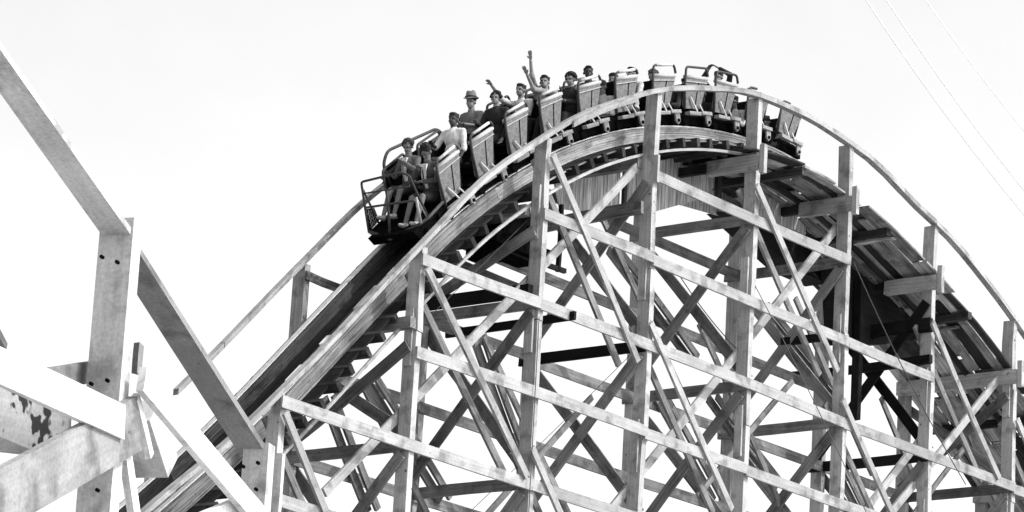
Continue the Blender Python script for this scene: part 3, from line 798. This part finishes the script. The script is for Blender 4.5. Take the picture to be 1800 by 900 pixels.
    if hat:
        bm = bmesh.new()
        base = Matrix.Translation(h(.005, 0, .075)) @ RT.to_4x4()
        prof = [(.0, .115), (.055, .125), (.078, .105), (.088, .03), (.092, .008), (.124, .0), (.128, -.007), (.124, -.012), (.0, -.012)]
        rings = []
        for r_, z_ in prof:
            ring = []
            for q in range(24):
                a = 2 * math.pi * q / 24; rx = r_ * 1.12
                dz = -.018 * max(0, math.cos(a + math.pi)) if r_ > .12 else (-.02 if r_ < .06 and abs(math.sin(a)) < .5 else 0)
                ring.append(bm.verts.new(base @ V((rx * math.cos(a), r_ * math.sin(a), z_ + dz + (.012 * abs(math.sin(a)) if r_ > .12 else 0)))))
            rings.append(ring)
        for a, b in zip(rings, rings[1:]):
            for q in range(24): bm.faces.new((a[q], a[(q + 1) % 24], b[(q + 1) % 24], b[q]))
        bmesh.ops.remove_doubles(bm, verts=bm.verts, dist=.0005); bmesh.ops.recalc_face_normals(bm, faces=bm.faces)
        ho = link('hat', bm, cloth(.10), root, Matrix.Identity(4), True, True)
        bm = bmesh.new(); ring = [base @ V((.104 * math.cos(q / 12 * math.pi), .093 * math.sin(q / 12 * math.pi), .02)) for q in range(25)]; tube(bm, ring, .011, 6); link('hat_band', bm, cloth(.02), ho, Matrix.Identity(4), True)
    return root

rider((4.28, 1.42, 5.28), 'woman with short curly hair in an open grey jacket looking down in the front seat', .09, .03, hair=.03, hairstyle='curly', arms=('chest', 'lap'), skin='midskin', turn=18, nod=28, lean=.16, bare=True, jacket=True, sex='f')
rider((4.15, .92, 5.08), 'woman with piled dark hair bending forward at the near side of the front seat', .045, .02, hair=.015, hairstyle='bun', arms=('lap', 'chest'), skin='midskin', turn=-8, nod=45, lean=.24, bare=True, sex='f', jacket=True)
rider((4.78, .92, 5.80), 'dark skinned man in a white shirt and black trousers sitting behind the two women', .42, .02, 'darkskin', arms=('down', 'bar'), turn=15, nod=4, lean=.05)
rider((5.84, 1.42, 6.47), 'man in a narrow brimmed hat and grey shirt', .10, .04, arms=('bar', 'down'), turn=15, nod=8, lean=.12, hat=True)
rider((5.86, .92, 6.47), 'dark haired rider in a black sweater beside the man in the hat', .018, .015, hair=.012, arms=('down', 'bar'), turn=20, nod=5, lean=.14, hairstyle='curly')
rider((7.16, 1.42, 7.05), 'man in a white shirt with one bent arm waving behind the dark haired rider', .36, .04, arms=('bar', 'up'), turn=10, nod=0, lean=.14, armpts=(None, ((6.80, 1.52, 6.80), (6.46, 1.50, 6.96))))
rider((7.15, .92, 7.12), 'man in a grey shirt with both arms stretched up in the air', .16, .015, arms=('up', 'up'), turn=25, nod=0, lean=.20, armpts=(((6.68, .78, 6.84), (6.50, .80, 7.06)), ((6.90, 1.0, 7.16), (6.84, 1.0, 7.44))))
rider((7.87, .92, 7.38), 'rider in black with puffed dark hair behind the man with raised arms', .018, .015, hair=.012, hairstyle='curly', arms=('bar', 'bar'), turn=10, nod=14, lean=.14)
rider((9.03, 1.42, 7.91), 'dark haired rider in a dark jacket turned to the side', .03, .03, 'darkskin', arms=('bar', 'bar'), turn=40, nod=0, lean=.12)
rider((8.77, .92, 7.50), 'rider in a grey shirt hunched low on the near seat of the sixth car', .38, .02, arms=('lap', 'lap'), turn=0, nod=35, lean=.22)
rider((9.61, .92, 7.98), 'rider in a light shirt with dark hair leaning back beside a hoop', .3, .02, hair=.012, arms=('bar', 'cross'), turn=-10, nod=-5, lean=.05)
rider((9.77, 1.42, 8.00), 'short haired rider seen through the hoop on the far seat of the seventh car', .35, .03, arms=('lap', 'lap'), turn=20, nod=10, lean=.12)
rider((10.95, 1.42, 8.40), 'rider ducking with dark hair seen inside the hoop above the crest post', .05, .03, hair=.04, hairstyle='curly', arms=('lap', 'lap'), turn=10, nod=25, lean=.14)
rider((10.75, .92, 8.14), 'rider in black crouched between two cars just right of the crest post', .02, .02, hair=.012, arms=('bar', 'bar'), turn=0, nod=25, lean=.16)
rider((11.98, 1.42, 8.56), 'rider almost hidden on the far seat below an empty hoop', .25, .03, arms=('lap', 'lap'), turn=0, nod=25, lean=.12)
rider((11.75, .92, 8.22), 'rider in dark clothes sunk low before the ninth car', .02, .02, arms=('bar', 'bar'), turn=0, nod=30, lean=.16)
rider((12.98, 1.42, 8.97), 'rider in dark sleeves with both arms folded above the head near the rear', .02, .03, arms=('overhead', 'overhead'), turn=10, nod=10, lean=.12)
rider((12.77, .92, 8.37), 'pale faced rider leaning forward on the near seat between crest and right post', .4, .03, arms=('bar', 'bar'), turn=20, nod=20, lean=.16)
rider((13.82, .92, 8.28), 'rider in dark clothes bending over in the second last car by the right post', .03, .02, arms=('bar', 'bar'), turn=0, nod=30, lean=.16)

# ------------------------------------------------------------------ the nearer descending structure at the left edge
P1 = Vector((-24.06, -19.47, 0)); e_ = Vector((.9397, .3420, 0)); n_ = Vector((-.3420, .9397, 0))
def G(a, o, z): return P1 + e_ * a + n_ * o + Vector((0, 0, z))
FG = empty('wooden_coaster', G(1.2, .6, GROUND), 'nearer sunlit timber coaster structure with a descending handrail at the left edge of the picture', 'roller coaster')
nx = tuple(e_); ny = tuple(n_)
def fg(name, a, b, th, wd, mat, ax=ny, **kw): return beam(name, G(*a), G(*b), th, wd, mat, FG, ax, bow=.004, **kw)
PW = .14
fg('post', (.18 - .0, .13, GROUND), (.22, .13, -5.80), .235, PW, M['fgpost'])
fg('post', (2.90, .10, GROUND), (2.90, .10, -6.69), .19, .13, M['fgpost'])
fg('post', (3.03, .02, GROUND), (3.06, .02, -6.72), .10, .05, M['fgpost'])
fg('handrail', (-3.0, .13, -5.10), (.20, .13, -5.90), .20, .045, M['fgpost'], ax=ny)
fg('handrail', (.29, .13, -5.96), (2.80, .13, -6.72), .20, .045, M['fgrail'], ax=ny)
fg('ledger', (-3.0, -.05, -7.34), (.07, -.05, -7.18), .05, .22, M['white'])
fg('ledger', (.22, -.10, -6.86), (3.1, -.10, -7.42), .05, .17, M['white'])
fg('brace', (-2.6, -.02, -8.5), (.36, -.02, -7.12), .06, .36, M['fggrey'])
fg('brace', (-.3, .33, -6.98), (.60, .33, -6.70), .05, .14, M['fgrail'])
fg('plank', (-1.6, .35, -7.50), (.15, .35, -7.20), .04, .40, M['fgblot'])
fg('scab', (.30, -.03, -6.95), (.62, -.03, -7.28), .04, .06, M['white'])
fg('block', (1.35, .42, -6.80), (1.75, .42, -7.10), .30, .22, M['fgpost'])
fg('brace', (-1.2, .9, -5.95), (.25, .9, -6.62), .04, .05, M['fgrail'])
fg('brace', (-1.2, 1.05, -6.12), (.1, 1.05, -6.64), .04, .03, M['fgrail'])
fg('scab', (.60, .1, -6.53), (.60, .1, -6.73), .04, .08, M['fgrail'])
fg('brace', (.34, .04, -7.25), (.95, .04, -8.2), .05, .10, M['white'])
fg('brace', (1.0, -.02, -7.72), (2.4, -.02, -7.20), .05, .10, M['white'])
fg('cross_tie', (.15, .0, -8.3), (.15, 1.8, -8.3), .05, .2, M['fgpost'], ax=nx)
fg('post', (.22, 1.9, GROUND), (.22, 1.9, -7.6), .2, .13, M['fgpost'])

for (a, z) in ((.05, -6.1), (.05, -6.9), (.04, -7.6), (2.80, -6.85), (2.80, -7.05)):
    for dn in (.06, .17):
        bm = bmesh.new(); p = G(a + .06, dn, z + random.uniform(-.03, .03)) - e_ * (.06 + .02); tube(bm, [p, p + e_ * .03], .013, 8); link('bolt', bm, M['iron'], FG)
# ------------------------------------------------------------------ wires
wire('guy_wire', sag((12.2, .1, 5.0), (14.2, -1.5, .5), -.1), .008, M['wire'], 'thin dark guy wire slanting down from the fourth tall post', 'wire')
wire('guy_wire', sag((15.3, -.12, 5.9), (19.3, -.2, 2.6), .15), .01, M['wire'], 'thin black cable slanting down from the post right of the crest', 'wire')
wire('guy_wire', sag((12.6, 1.8, 5.2), (13.0, .5, 3.6), .1), .01, M['wire'], 'short knotted cable hanging in the middle of the trestle', 'wire')
wire('guy_wire', sag((6.1, .3, 4.4), (1.8, 1.9, -.6), .05), .006, M['wire'], 'thin wire slanting down left through the trestle below the lead car', 'wire')
wire('guy_wire', sag((9.2, .3, 2.9), (4.6, 2.0, -2.2), .05), .006, M['wire'], 'thin wire slanting down left between the second and third tall posts', 'wire')
wire('guy_wire', sag((6.0, -.1, 2.7), (5.98, -.12, -2.5), -.04), .008, M['wire'], 'thin dark cable hanging straight down the face of the post below the third car', 'wire')
wire('power_line', sag((30.6, 9.8, 17.7), (36.6, 5.4, 10.0), .5), .02, M['farwire'], 'faint power line crossing the sky, lowest of the three', 'power line', 'power lines in the sky')
wire('power_line', sag((30.8, 9.7, 18.2), (36.8, 5.3, 10.3), .5), .02, M['farwire'], 'faint power line crossing the sky, middle of the three', 'power line', 'power lines in the sky')
wire('power_line', sag((31.8, 8.9, 17.9), (36.8, 5.3, 11.9), .4), .016, M['farwire'], 'faint power line near the right border, topmost of the three', 'power line', 'power lines in the sky')

scene.render.engine = 'CYCLES'
scene.cycles.max_bounces = 6
